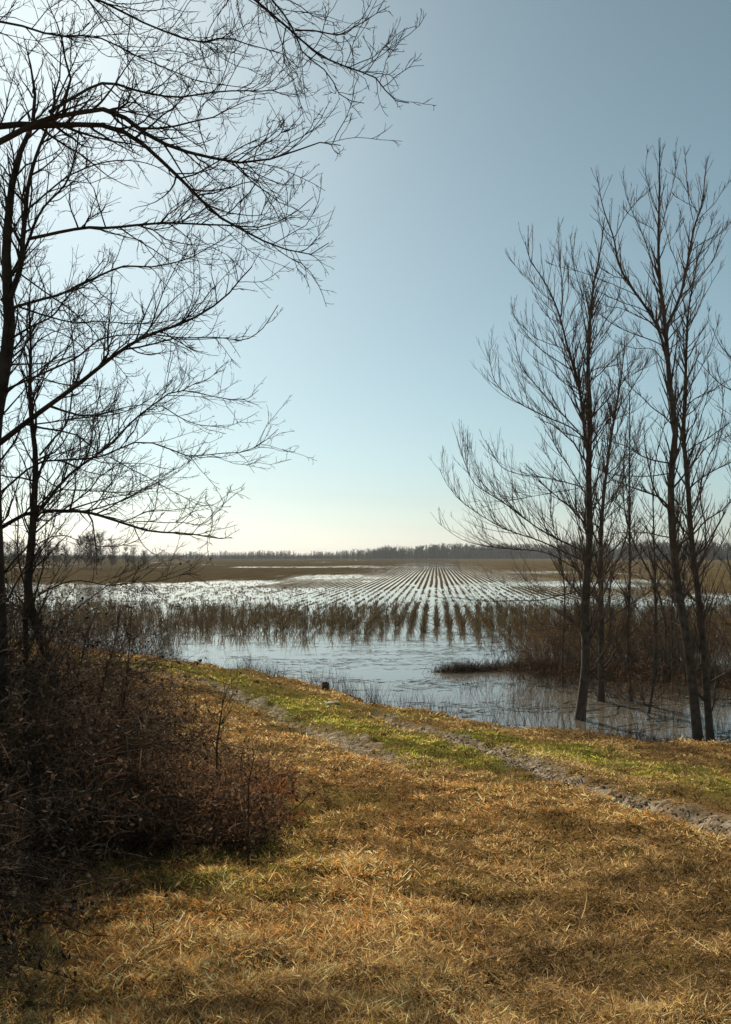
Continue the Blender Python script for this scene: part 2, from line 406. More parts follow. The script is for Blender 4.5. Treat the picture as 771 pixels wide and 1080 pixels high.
tag(gs.obj('crop_stalks', M_STALK), 'brown dead crop stalks standing in rows in the floodwater', 'crop stalks', kind='stuff')
gs = Geo()
crop(125, 260, 0.8, 0.06, 0.14, 3, 0.09, xr=(-120, 120), col=(0.12, 0.09, 0.042), gap=0.2)
crop(260, 560, 0.14, 0.08, 0.18, 3, 0.22, xr=(-250, 250), col=(0.13, 0.098, 0.045), gap=0.2)
tag(gs.obj('field_stubble', M_STALK), 'short pale stubble on the ridges of the far half of the field', 'stubble', kind='stuff')

# ------------------------------------------------------------------ grass on the bank
def grass_pts(n, y0, y1, fx=0.5):
    u = RNG.random(n); y = 1 / (1 / y0 + u * (1 / y1 - 1 / y0))
    x = (RNG.random(n) * 2 - 1) * (fx * y + 0.6)
    return x, y
def grass(n, y0, y1, kind):
    x, y = grass_pts(n, y0, y1); s = shore_s(x, y); G = greenness(x, y); Rr = rutness(x, y)
    tuft = fbm(x * 1.6, y * 1.6, 3, 71); bald = fbm(x * 2.6 + 7, y * 2.6, 3, 73)
    keep = (s > 0.05) & (RNG.random(n) > Rr * 0.93) & (RNG.random(n) < 0.42 + 1.1 * sstep(0.38, 0.52, bald))
    x, y, G, tuft, s = x[keep], y[keep], G[keep], tuft[keep], s[keep]; n = len(x)
    nt_ = n // 26; pick = RNG.integers(0, n, nt_); own = RNG.integers(0, nt_, n); inT = RNG.random(n) < 0.5
    ta = RNG.random(n) * 2 * np.pi; trad = np.abs(RNG.normal(size=n)) * (0.018 + 0.0022 * y)
    x = np.where(inT, x[pick][own] + np.cos(ta) * trad, x); y = np.where(inT, y[pick][own] + np.sin(ta) * trad, y)
    s = shore_s(x, y); G = greenness(x, y)
    k2 = (RNG.random(n) > rutness(x, y) * 0.93) & (s > 0.02)
    x, y, G, tuft, s, inT, ta, own = x[k2], y[k2], G[k2], tuft[k2], s[k2], inT[k2], ta[k2], own[k2]; n = len(x)
    tsz = RNG.uniform(0.6, 1.7, nt_)[own]; tval = RNG.uniform(0.6, 1.35, nt_)[own]
    z = terrain(x, y)
    isg = RNG.random(n) < G * 0.9
    flow = 2 * np.pi * fbm(x * 0.35, y * 0.35, 2, 81) * 2 + RNG.normal(size=n) * 1.7
    lean = np.where(isg, RNG.uniform(0.3, 1.1, n), RNG.uniform(0.6, 2.6, n))
    flow = np.where(inT, ta, flow); lean = np.where(inT, RNG.uniform(0.5, 2.2, n), lean)
    up = RNG.random(n) < 0.07; lean = np.where(up, lean * 0.35, lean)
    d = nrm(np.stack([np.cos(flow) * lean, np.sin(flow) * lean, np.ones(n)], 1))
    L = np.where(isg, RNG.uniform(0.03, 0.09, n), RNG.uniform(0.03, 0.09, n) * (1 + 0.8 * (RNG.random(n) < 0.04))) * (0.45 + 1.1 * tuft) * np.where(inT, tsz * 0.72, 0.62)
    W = np.maximum(0.0017, 0.0007 * y) * RNG.uniform(0.5, 1.5, n)
    L = np.maximum(L, 0.0026 * y)
    t = RNG.random((n, 1)); v = RNG.uniform(0.55, 1.35, (n, 1)) * (0.55 + 0.9 * fbm(x * 1.1, y * 1.1, 3, 91))[:, None]
    t = t ** 1.3
    patch = sstep(0.36, 0.62, fbm(x * 0.75 + 9, y * 0.75, 3, 111) * 0.6 + fbm(x * 2.7, y * 2.7, 2, 113) * 0.4)[:, None]
    v = v * (0.46 + 0.98 * patch) * (1 + 0.3 * sstep(10, 4, y)[:, None]) * np.where(inT, tval, 1)[:, None]  # tint lifted near the camera in place of weak translucent sunlight
    straw = (np.array([0.24, 0.130, 0.038]) * (1 - t) + np.array([0.78, 0.555, 0.27]) * t) * v
    rus = (np.array([0.42, 0.19, 0.045])) * v
    straw = np.where((RNG.random((n, 1)) < 0.30 * sstep(0.4, 0.65, fbm(x * .5, y * .5, 2, 95))[:, None]), rus, straw)
    green = (np.array([0.21, 0.205, 0.03]) * (1 - t) + np.array([0.56, 0.49, 0.10]) * t) * v
    C = np.where(isg[:, None], green, straw)
    g = Geo(); b = np.stack([x, y, z + RNG.uniform(-0.005, 0.03, n) * (~isg)], 1)
    blades(g, b, d, L, W, np.clip(C, 0.005, 0.9), 0.9, 3)
    return g
gg = grass(640000, 2.6, 13, 0)
tag(gg.obj('dry_grass', M_GRASS), 'matted golden dry grass covering the near bank', 'grass', kind='stuff')
gg = grass(230000, 13, 46, 1)
tag(gg.obj('bank_grass', M_GRASS), 'green and tan short grass along the farther bank', 'grass', kind='stuff')

def leaf_quads(g, p, size, C, flat=0.4):
    n = len(p); a = RNG.random(n) * 2 * np.pi
    u = nrm(np.stack([np.cos(a), np.sin(a), RNG.normal(size=n) * flat], 1)); v = nrm(np.cross(u, nrm(np.stack([RNG.normal(size=n) * flat, RNG.normal(size=n) * flat, np.ones(n)], 1))))
    w_ = nrm(np.cross(u, v)); s = size[:, None]
    V = np.stack([p - u * s * .5, p + v * s * .28 + w_ * s * .1, p + u * s * .5, p - v * s * .28 + w_ * s * .1], 1)
    i = np.arange(n)[:, None] * 4
    T = np.concatenate([i + np.array([[0, 1, 2]]), i + np.array([[0, 2, 3]])])
    g.add(V, None, T, C=np.repeat(C[:, None], 4, 1))
x, y = grass_pts(11000, 2.6, 34); k_ = (shore_s(x, y) > 0.2) & (fbm(x * 0.7, y * 0.7, 2, 99) > 0.42); x, y = x[k_], y[k_]
gl = Geo(); n = len(x); c = np.array([0.24, 0.16, 0.09])[None] * RNG.uniform(0.3, 1.9, (n, 1))
leaf_quads(gl, np.stack([x, y, terrain(x, y) + 0.03], 1), RNG.uniform(0.012, 0.05, n) * (1 + y * 0.015), c)
tag(gl.obj('fallen_leaves', M_LEAF), 'scattered curled brown leaves lying in the grass', 'leaves', kind='stuff')

# pale clods and pebbles in the wheel ruts
def rocks(n, poly, spread, smin, smax, colr):
    g = Geo(); Ls = np.linalg.norm(np.diff(poly, axis=0), axis=1); cum = np.concatenate([[0], np.cumsum(Ls)])
    u = RNG.random(n) * cum[-1]; x = np.interp(u, cum, poly[:, 0]) + RNG.normal(size=n) * spread; y = np.interp(u, cum, poly[:, 1]) + RNG.normal(size=n) * spread
    z = terrain(x, y); s = RNG.uniform(smin, smax, n) * RNG.uniform(0.5, 1, n)
    octv = np.array([(1, 0, 0), (0, 1, 0), (-1, 0, 0), (0, -1, 0), (0, 0, 1), (0, 0, -1)], float)
    V = octv[None] * (1 + RNG.normal(size=(n, 6, 1)) * 0.25) + RNG.normal(size=(n, 6, 3)) * 0.15
    V = V * s[:, None, None] * np.array([1, 1, 0.5]) + np.stack([x, y, z + s * .1], 1)[:, None]
    f = np.array([(0, 1, 4), (1, 2, 4), (2, 3, 4), (3, 0, 4), (1, 0, 5), (2, 1, 5), (3, 2, 5), (0, 3, 5)])
    C = np.array(colr)[None, None] * RNG.uniform(0.4, 1.5, (n, 1, 1)) * np.ones((n, 6, 3))
    g.add(V, None, (np.arange(n)[:, None, None] * 6 + f[None]), C=C); return g
g = rocks(6500, RUT_A, 0.16, 0.008, 0.034, (0.45, 0.37, 0.27)); g2 = rocks(2600, RUT_B, 0.17, 0.008, 0.03, (0.45, 0.37, 0.27))
tag(g.obj('rut_clods', M_STALK), 'pale broken mud clods along the nearer right wheel rut', 'clods', kind='stuff')
tag(g2.obj('rut_clods', M_STALK), 'pale crumbs of soil along the left wheel track', 'clods', kind='stuff')

# ------------------------------------------------------------------ trees
def tree(label, name, trunks, limbs, Y, bark, twig, style, cat='tree', group=None, extra=0, roottip=None, extra_len=(1.2, 2.4), extra_t=(0.25, 0.9)):
    """trunks: list of (pts px, r0, r1); limbs: list of (pts px, r0, r1, depth drift). pixel points are turned into world points at depth Y"""
    tr = Geo(); cr = Geo()
    bp = trunks[0][0][0]; base = P(bp[0], bp[1], Y) if len(bp) == 2 else np.array(bp)
    root = empty(name, (base[0], base[1], max(Z(base[0], base[1]), -0.3)))
    allP, allR = [], []
    K = 26
    for pts, r0, r1, *dr in trunks:
        dd = dr[0] if dr else 0.0
        w3 = np.array([P(p[0], p[1], Y + dd * (j / (len(pts) - 1)) ** 1.0) if len(p) == 2 else p for j, p in enumerate(pts)])
        q = smooth_path(w3, K); jn = RNG.normal(size=(9, 3)) * r0 * 0.22; jn[0] = 0
        q += np.stack([np.interp(np.linspace(0, 8, K), np.arange(9), jn[:, c_]) for c_ in range(3)], 1)
        R = (r0 + (r1 - r0) * np.linspace(0, 1, K) ** 1.25) * style['thick']
        allP.append(q); allR.append(R)
    A = np.array(allP); B = np.array(allR)
    flare = B.copy(); flare[0, 0] *= 1.35; flare[0, 1] *= 1.1
    tubes(tr, A, flare, 9, bark)
    lp, lr = [], []
    for pts, r0, r1, dy in limbs:
        n = len(pts)
        w3 = np.array([P(p[0], p[1], Y + dy * (j / (n - 1))) for j, p in enumerate(pts)])
        q = smooth_path(w3, 18); L = lengths(q[None])[0]
        jn = RNG.normal(size=(7, 3)) * L * 0.006; jn[0] = 0
        q += np.stack([np.interp(np.linspace(0, 6, 18), np.arange(7), jn[:, c_]) for c_ in range(3)], 1)
        lp.append(q); lr.append((r0 * style['lthick'] + (r1 * 0.8 - r0 * style['lthick']) * np.linspace(0, 1, 18) ** 0.9))
    if extra:
        i = RNG.integers(0, len(A), extra); t = RNG.uniform(*extra_t, extra)
        p0 = sample(A, i, t); T = tang(A, i, t); rr = sample(B, i, t)
        az = RNG.random(extra) * 2 * np.pi
        d = nrm(T * style.get('xt', 0.6) + np.stack([np.cos(az), np.sin(az), np.zeros(extra)], 1))
        q = paths(p0, d, RNG.uniform(*extra_len, extra) * (1.15 - 0.6 * t), 18, 0.10, style['up'] * 0.4)
        r = np.clip(rr * 0.30, 0.006, 0.024)[:, None]
        lp += list(q); lr += list(r * (1 - 0.8 * np.linspace(0, 1, 18)[None]) + 0.002)
    LP, LR = np.array(lp), np.array(lr)
    tubes(cr, LP, LR, 6, bark)
    st = style
    u18 = np.linspace(0, 1, 18); i18 = np.repeat(np.arange(len(A)), 18); t18 = np.tile(u18, len(A))
    A18 = sample(A, i18, t18).reshape(len(A), 18, 3); B18 = sample(B, i18, t18).reshape(len(A), 18)
    c1, r1 = spawn(np.concatenate([LP, A18]), np.concatenate([LR, B18]), st['s1'], st.get('t1', 0.12), st['l1'], st['m1'][0], st['m1'][1], st['a1'], st['up'], st['wob'], 8, st.get('r1max', 0.02), st['rmin'] * 1.6, st['du'], clip=st.get('clip', (0.8, 1.6)))
    tubes(cr, c1, r1, 4, twig)
    c2, r2 = spawn(c1, r1, st['s2'], 0.12, st['l2'], st['m2'][0], st['m2'][1], st['a2'], st['up'], st['wob'] * 1.1, 6, 0.01, st['rmin'] * 1.2, st['du'])
    tubes(cr, c2, r2, 3, twig)
    c3, r3 = spawn(c2, r2, st['s3'], 0.15, st['l3'], st['m3'][0], st['m3'][1], st['a3'], st['up'], st['wob'] * 1.2, 5, 0.006, st['rmin'], st['du'])
    tubes(cr, c3, r3, 3, twig)
    # slender tips straight off the big limbs too
    c4, r4 = spawn(np.concatenate([LP]), LR, st['s1'] * 1.2, 0.3, 0.1, st['m2'][0], st['m2'][1], st['a2'], st['up'], st['wob'], 6, 0.008, st['rmin'], st['du'])
    tubes(cr, c4, r4, 3, twig)
    tr.obj('trunk', M_BARK, root, True); cr.obj('crown', M_TWIG, root, True)
    tag(root, label, cat, group)
    return root

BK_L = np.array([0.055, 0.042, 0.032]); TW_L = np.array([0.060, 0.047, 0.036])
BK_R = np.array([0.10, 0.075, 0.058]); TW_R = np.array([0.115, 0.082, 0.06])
ST_L = dict(clip=(0.62, 2.2), s1=0.088, l1=0.38, m1=(0.35, 1.15), a1=42, s2=0.078, l2=0.42, m2=(0.10, 0.42), a2=40, s3=0.075, l3=0.5, m3=(0.05, 0.17), a3=38,
            thick=0.6, lthick=0.5, up=0.05, wob=0.17, rmin=0.0021, du=0.12, r1max=0.012, xt=0.7)
# big near tree on the left edge, trunk partly in frame
ZL = 9.0
limbs = [
    ([(6, 300), (18, 276), (30, 252), (36, 234), (48, 216), (62, 203), (74, 186), (82, 160), (84, 134)], .036, .008, .6),
    ([(30, 252), (45, 248), (70, 241), (90, 238), (115, 241), (140, 238), (185, 235), (215, 237), (245, 236), (275, 238), (305, 228), (326, 208)], .033, .004, -.8),
    ([(28, 222), (57, 197), (77, 183), (105, 170), (142, 168), (165, 174), (183, 186)], .022, .004, .7),
    ([(12, 325), (40, 316), (65, 310), (95, 295), (120, 283), (137, 278), (150, 282), (170, 283), (200, 276), (215, 266), (232, 256), (248, 244)], .030, .004, .9),
    ([(12, 357), (35, 343), (58, 333), (68, 315), (90, 297), (110, 270)], .024, .005, -.5),
    ([(18, 323), (50, 335), (80, 340), (110, 337), (140, 341), (175, 340), (205, 332)], .018, .004, 1.2),
    ([(4, 412), (35, 396), (65, 385), (85, 375), (100, 360), (118, 355), (150, 352), (170, 356), (200, 372)], .024, .004, -1.0),
    ([(20, 288), (55, 315), (80, 331), (102, 350), (116, 378), (140, 405)], .018, .004, 1.6),
    ([(-4, 470), (22, 450), (43, 434), (86, 402), (128, 370), (163, 348), (205, 336), (240, 314), (257, 293), (268, 283)], .055, .005, -1.2),
    ([(155, 352), (193, 357), (223, 355), (240, 357), (257, 361), (274, 348), (294, 322)], .016, .004, -.3),
    ([(34, 130), (24, 100), (10, 80), (0, 60)], .012, .004, .6),
    ([(18, 330), (22, 360), (30, 400), (20, 440), (8, 470)], .012, .004, .8),
    ([(-4, 560), (26, 543), (60, 540), (94, 539), (124, 548), (138, 552), (159, 559), (192, 560), (211, 563), (229, 567), (246, 566)], .040, .004, -1.2),
    ([(140, 550), (173, 552), (192, 550), (211, 554), (229, 543), (238, 528)], .010, .003, .4),
    ([(0, 520), (20, 505), (43, 488), (70, 485), (110, 480), (145, 464), (171, 468), (201, 481), (227, 477), (257, 481), (278, 468), (294, 452)], .024, .004, 1.0),
]
tree('large bare tree at the left edge, its dark trunk partly cut by the frame', 'bare_tree',
     [([(-2, 900), (-4, 700), (-5, 560), (-3, 470), (4, 410), (10, 360), (9, 318), (4, 285), (7, 230), (12, 190), (20, 165), (30, 148), (36, 128), (34, 90), (22, 40)], .20, .004, 0),
      ([(9, 318), (18, 292), (24, 262), (26, 230), (27, 200), (36, 165), (52, 130), (66, 95), (84, 50)], .045, .004, -.1)],
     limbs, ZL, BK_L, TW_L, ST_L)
# tree out of frame on the left, its upper limbs cross the top of the picture
limbs = [
    ([(-60, 180), (0, 152), (28, 138), (50, 127), (85, 121), (105, 117), (122, 114), (143, 134), (171, 148), (194, 155), (220, 160), (240, 170), (275, 170), (310, 160), (335, 152), (350, 150), (361, 156)], .062, .004, -.8),
    ([(-60, 140), (-20, 128), (0, 126), (22, 120), (40, 125), (60, 128), (90, 130), (114, 134), (137, 143), (160, 160), (177, 177), (194, 194), (211, 214), (235, 234), (255, 242), (280, 254), (310, 265), (340, 270), (351, 256)], .058, .004, .5),
    ([(52, 118), (65, 110), (85, 98), (100, 90), (115, 88), (130, 92), (145, 97), (165, 98), (190, 100), (220, 94), (250, 93), (280, 96), (300, 93), (315, 82)], .028, .004, 1.0),
    ([(40, 125), (55, 110), (75, 105), (95, 100)], .012, .005, 1.0),
    ([(122, 114), (150, 122), (180, 130), (195, 143), (212, 156)], .014, .004, -.9),
    ([(235, 168), (260, 180), (275, 184), (300, 196), (316, 195)], .010, .003, -.6),
    ([(240, 170), (262, 158), (285, 150), (300, 135), (300, 118)], .010, .003, -.9),
    ([(-20, -20), (50, -14), (100, 0), (110, 5), (150, 20), (180, 32), (205, 45), (220, 43), (235, 38), (250, 42), (275, 50), (300, 52), (318, 68)], .026, .004, .9),
    ([(-90, 40), (-40, 18), (20, 22), (55, 35), (75, 38), (100, 38), (125, 48), (150, 62), (180, 73), (207, 86), (240, 91), (262, 94)], .024, .004, 1.4),
    ([(200, -60), (268, 0), (290, 18), (310, 32), (330, 52), (350, 65), (375, 75), (398, 85), (406, 100), (420, 109), (429, 107)], .030, .004, -.8),
    ([(200, -60), (240, -45), (284, -2), (300, 15), (312, 35), (320, 58), (340, 70), (352, 85), (360, 105), (385, 109)], .024, .004, .4),
    ([(311, 32), (335, 33), (362, 38), (372, 28), (392, 18), (412, 7)], .014, .003, .3),
    ([(362, 38), (370, 48), (374, 56), (380, 59)], .007, .003, .3),
    ([(383, 79), (395, 66), (404, 50), (413, 42)], .008, .003, -.4),
    ([(385, 76), (400, 78), (412, 79), (422, 67)], .007, .003, .3),
    ([(218, 160), (205, 120), (225, 100), (240, 60), (262, 20)], .010, .003, 1.2),
    ([(160, 98), (180, 80), (198, 64), (222, 60), (240, 44)], .010, .003, .7),
]
tree('unseen-trunked bare tree whose twisting upper limbs cross the top left of the sky', 'bare_tree',
     [([(-230, 1000), (-215, 600), (-190, 400), (-150, 250), (-60, 160)], .17, .07, 0),
      ([(-150, 250), (-120, 100), (-20, -20), (60, -70), (200, -60)], .09, .03, 0)],
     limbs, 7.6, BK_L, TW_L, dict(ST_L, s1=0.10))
# smaller leaning tree behind it
limbs = [
    ([(38, 545), (60, 515), (86, 490), (116, 468), (145, 443), (171, 425), (188, 413), (222, 417), (240, 421), (261, 423), (271, 412)], .036, .004, 1.0),
    ([(171, 428), (201, 447), (225, 450), (240, 451), (265, 438)], .012, .003, .5),
    ([(188, 414), (205, 405), (222, 398), (240, 380)], .009, .003, -.5),
    ([(42, 480), (60, 462), (72, 448), (77, 420), (78, 385), (76, 350), (74, 320)], .022, .005, -.9),
    ([(30, 448), (55, 446), (80, 441), (110, 439), (135, 435), (160, 420), (185, 395)], .018, .004, .8),
    ([(40, 500), (62, 515), (107, 518), (141, 520), (180, 503), (197, 492), (209, 468)], .014, .003, -.8),
    ([(116, 482), (150, 499), (173, 513), (197, 525), (211, 533), (227, 532), (244, 517)], .012, .003, .5),
    ([(32, 410), (31, 370), (28, 330), (33, 290), (30, 260)], .015, .004, .3),
    ([(28, 625), (22, 600), (18, 575), (20, 540), (19, 520), (8, 500), (0, 485)], .020, .005, .3),
    ([(34, 600), (48, 575), (60, 540), (66, 500), (85, 460)], .014, .004, -.5),
    ([(40, 628), (65, 614), (83, 611), (104, 615), (125, 616), (140, 614), (169, 614), (186, 608), (201, 602)], .018, .003, -1.0),
    ([(38, 575), (55, 566), (70, 563), (85, 572), (110, 578), (145, 572), (153, 560)], .012, .003, .6),
    ([(40, 650), (55, 672), (78, 670), (97, 668)], .013, .004, -.5),
]
tree('smaller dark tree with a kinked leaning trunk rising from the left thicket', 'bare_tree',
     [([(66, 800), (62, 740), (52, 695), (40, 657), (30, 628), (34, 580), (36, 540), (38, 480), (34, 450), (32, 410), (31, 370), (28, 330), (33, 290)], .10, .006, 0),
      ([(24, 860), (26, 760), (24, 690), (28, 640), (31, 600), (34, 570)], .06, .035, 0)],
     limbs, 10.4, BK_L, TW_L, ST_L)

ST_R = dict(clip=(0.72, 2.0), s1=0.125, l1=0.45, m1=(0.6, 2.0), a1=34, s2=0.17, l2=0.42, m2=(0.3, 1.0), a2=28, s3=0.5, l3=0.45, m3=(0.15, 0.4), a3=30,
            thick=0.75, lthick=0.62, up=0.06, wob=0.04, rmin=0.0031, du=0.45, r1max=0.022, xt=0.9)
YR1 = P(612, 757, 1)  # direction only
def base_depth(py): return 4.0 * F / (py - HOR)
Y1 = base_depth(757)
tree('bare tree with straight reddish brown trunk standing in the water, nearest the open field', 'bare_tree',
     [([(611, 768), (613, 740), (617, 700), (618, 640), (620, 580), (622, 500), (621, 430), (619, 400), (622, 350), (625, 298), (632, 270), (636, 232)], .155, .012, 0),
      ([(622, 490), (617, 450), (610, 401), (598, 365), (591, 334), (578, 305), (570, 290), (558, 274), (554, 256)], .055, .010, -.5)],
     [([(592, 334), (593, 298), (589, 270), (589, 234)], .025, .006, .3),
      ([(622, 350), (614, 308), (604, 280), (601, 250)], .022, .006, .6),
      ([(624, 362), (640, 337), (652, 316), (656, 288)], .022, .006, -.5),
      ([(604, 391), (591, 383), (565, 365), (547, 342), (538, 320)], .024, .006, .9),
      ([(610, 455), (588, 433), (570, 409), (552, 394), (544, 373), (543, 352)], .028, .006, -1.2),
      ([(616, 462), (600, 449), (572, 439), (550, 424), (526, 409), (517, 388), (516, 360)], .034, .006, 1.0),
      ([(618, 522), (600, 491), (584, 470), (577, 448), (560, 430)], .028, .006, -1.3),
      ([(616, 514), (584, 505), (543, 500), (522, 488), (513, 463)], .026, .006, 1.3),
      ([(613, 580), (574, 561), (546, 540), (512, 519), (496, 509), (486, 480), (481, 458)], .036, .006, -1.2),
      ([(612, 590), (571, 569), (538, 561), (512, 548), (486, 530), (469, 509), (464, 492)], .036, .006, .8),
      ([(608, 600), (571, 579), (543, 580), (512, 576), (488, 569), (464, 552)], .028, .005, -.3),
      ([(610, 515), (569, 522), (546, 527), (512, 530), (498, 526)], .016, .005, .7),
      ([(616, 570), (606, 540), (590, 500), (570, 470)], .025, .006, 1.2),
      ([(618, 621), (595, 628), (564, 633), (538, 634), (500, 633), (462, 632)], .026, .005, -.8),
      ([(619, 655), (590, 660), (560, 668), (545, 650)], .020, .005, .8),
      ([(622, 402), (640, 388), (655, 372), (672, 350)], .026, .006, .5),
      ([(622, 470), (645, 440), (668, 410), (684, 375)], .028, .006, -.9),
      ([(621, 520), (640, 490), (652, 455), (662, 420)], .024, .006, 1.1),
      ([(620, 570), (645, 540), (668, 520), (690, 480)], .024, .006, -.6),
      ([(619, 625), (650, 600), (672, 590), (700, 560)], .022, .006, .6)],
     Y1, BK_R, TW_R, ST_R, extra=44, extra_t=(0.06, 0.75))
Y2 = base_depth(738)
tree('slender bare tree close behind the straight reddish trunk, shorter crown', 'bare_tree',
     [([(634, 742), (634, 700), (635, 650), (633, 600), (633, 550), (638, 500), (646, 450), (655, 400), (660, 355)], .11, .012, 0)],
     [([(634, 640), (612, 600), (590, 580), (570, 540)], .028, .006, 1.0),
      ([(633, 560), (650, 520), (668, 480), (676, 440)], .028, .006, .8),
      ([(638, 500), (625, 460), (628, 420), (640, 380)], .024, .006, -.8),
      ([(634, 660), (660, 640), (690, 622), (705, 590)], .026, .006, -.8)],
     Y2, BK_R, TW_R, ST_R, extra=36, extra_t=(0.05, 0.9))
Y3 = base_depth(789)
tree('tallest bare tree on the right, trunk curving up from the waterline into a forked top', 'bare_tree',
     [([(738, 800), (737, 785), (733, 740), (729, 700), (722, 660), (714, 620), (711, 585), (708, 540), (709, 487), (716, 458), (707, 411), (703, 345), (697, 299), (695, 262), (696, 221), (695, 145)], .135, .010, 0),
      ([(703, 345), (718, 315), (726, 274), (732, 242), (740, 221), (747, 164)], .045, .008, .4),
      ([(706, 392), (697, 352), (683, 327), (661, 297), (650, 274), (648, 252), (635, 221), (629, 185)], .045, .007, -.5)],
     [([(731, 232), (726, 205), (724, 179), (722, 158)], .014, .005, .2),
      ([(699, 310), (689, 291), (687, 270), (675, 244), (663, 217), (655, 181)], .022, .005, .5),
      ([(696, 228), (686, 209), (680, 177), (683, 156)], .014, .004, -.3),
      ([(696, 250), (704, 222), (712, 190), (713, 150)], .014, .004, .3),
      ([(696, 262), (689, 240), (668, 230), (655, 218)], .013, .004, .4),
      ([(698, 262), (710, 250), (720, 232), (716, 215)], .010, .004, .4),
      ([(726, 280), (744, 262), (760, 245), (772, 232)], .018, .004, -.5),
      ([(720, 310), (742, 290), (758, 262), (764, 225)], .018, .004, .6),
      ([(709, 489), (687, 485), (661, 470), (636, 462)], .028, .006, -.9),
      ([(708, 499), (681, 503), (646, 501), (625, 492)], .022, .006, .9),
      ([(712, 452), (689, 430), (663, 405), (650, 385)], .024, .006, 1.1),
      ([(704, 385), (690, 366), (670, 368), (648, 362), (640, 350)], .014, .005, .5),
      ([(708, 567), (682, 561), (650, 561), (630, 568)], .022, .006, -.5),
      ([(715, 615), (697, 600), (682, 587), (668, 560)], .03, .006, .8),
      ([(718, 640), (700, 618), (676, 610), (655, 600)], .02, .006, -.8),
      ([(722, 675), (690, 667), (662, 675), (637, 680)], .02, .006, .5)],
     Y3, BK_R, TW_R, dict(ST_R, l1=0.26, m1=(0.35, 1.6)), extra=30, extra_t=(0.06, 0.7))
Y4 = base_depth(781)
tree('second right-hand bare tree with a thinner trunk almost touching the tallest one', 'bare_tree',
     [([(750, 790), (748, 770), (744, 720), (740, 670), (735, 620), (731, 590), (727, 545), (725, 503), (721, 462), (723, 411), (724, 350), (726, 320), (734, 291), (737, 255)], .11, .010, 0)],
     [([(735, 612), (755, 585), (772, 552)], .028, .008, .5),
      ([(728, 540), (745, 510), (758, 470), (766, 430)], .024, .006, -.5),
      ([(724, 500), (735, 460), (745, 420), (748, 380)], .022, .006, .6),
      ([(724, 420), (740, 385), (752, 360), (760, 330)], .018, .005, .5),
      ([(722, 440), (712, 400), (718, 370), (714, 340)], .016, .005, -.5),
      ([(738, 650), (758, 640), (775, 622)], .02, .006, .6)],
     Y4, BK_R, TW_R, dict(ST_R, l1=0.26, m1=(0.35, 1.6)), extra=28, extra_t=(0.06, 0.85))
tree('bare tree past the right edge with only its branch ends in the frame', 'bare_tree',
     [([(832, 790), (828, 700), (824, 600), (820, 500), (818, 420), (822, 340), (826, 260)], .15, .02, 0)],
     [([(820, 450), (790, 428), (771, 412), (752, 398), (734, 379)], .034, .005, -.4),
      ([(820, 410), (790, 395), (771, 377), (758, 362), (752, 345)], .026, .005, .5),
      ([(822, 480), (790, 450), (771, 438), (754, 427)], .022, .005, .5),
      ([(824, 560), (795, 540), (778, 520), (765, 480)], .026, .005, -.6),
      ([(826, 640), (795, 630), (775, 600), (760, 590)], .026, .005, .4)],
     20.5, BK_R, TW_R, ST_R, extra=20, extra_t=(0.2, 0.9))

def generic_tree(label, x, y, H, r, name='young_tree', style=ST_R, extra=30, cat='tree', group=None, bark=BK_R, twig=TW_R, lean=0.1, el=(0.8, 1.8)):
    z0 = min(Z(x, y), 0.0) - 0.05 if Z(x, y) < 0 else Z(x, y) - 0.05
    a = RNG.random() * 6.28
    pts = [np.array([x + math.cos(a) * lean * H * u * u, y + math.sin(a) * lean * H * u * u, z0 + H * u]) + RNG.normal(size=3) * 0.03 * H * np.array([1, 1, 0.2]) * (u > 0) for u in np.linspace(0, 1, 6)]
    # reuse tree() with world points
    return tree(label, name, [(pts, r, 0.008, 0)], [], y, bark, twig, style, cat=cat, group=group, extra=extra, extra_len=el, extra_t=(0.08, 0.95))
ST_S = dict(ST_R, s1=0.2, l1=0.35, m1=(0.3, 1.1), m2=(0.2, 0.6), s3=0.25)
for px, yy, top, r, lab in [(664, 27.5, 340, .06, 'slim young tree between the two pairs of right-hand trunks, reaching halfway up'),
                            (688, 30.0, 420, .05, 'thin young tree far behind the curving trunk, top below mid height'),
                            (592, 30.5, 470, .04, 'low thin tree left of the straight reddish trunk, standing behind it'),
                            (763, 26.0, 400, .05, 'thin upright tree near the right edge behind the paired trunks'),
                            (676, 25.5, 400, .045, 'bushy many-branched young tree directly left of the curving trunk'),
                            (704, 28.5, 450, .04, 'low spreading young tree seen between the curving trunk and its left neighbour'),
                            (722, 32.0, 380, .045, 'upright young tree seen behind the gap between the paired trunks'),
                            (648, 33.0, 470, .045, 'small twiggy tree farthest back in the right-hand clump')]:
    p = P(px, top, yy); generic_tree(lab, p[0], p[1], p[2], r, style=ST_S, extra=34, el=(0.9, 2.0))

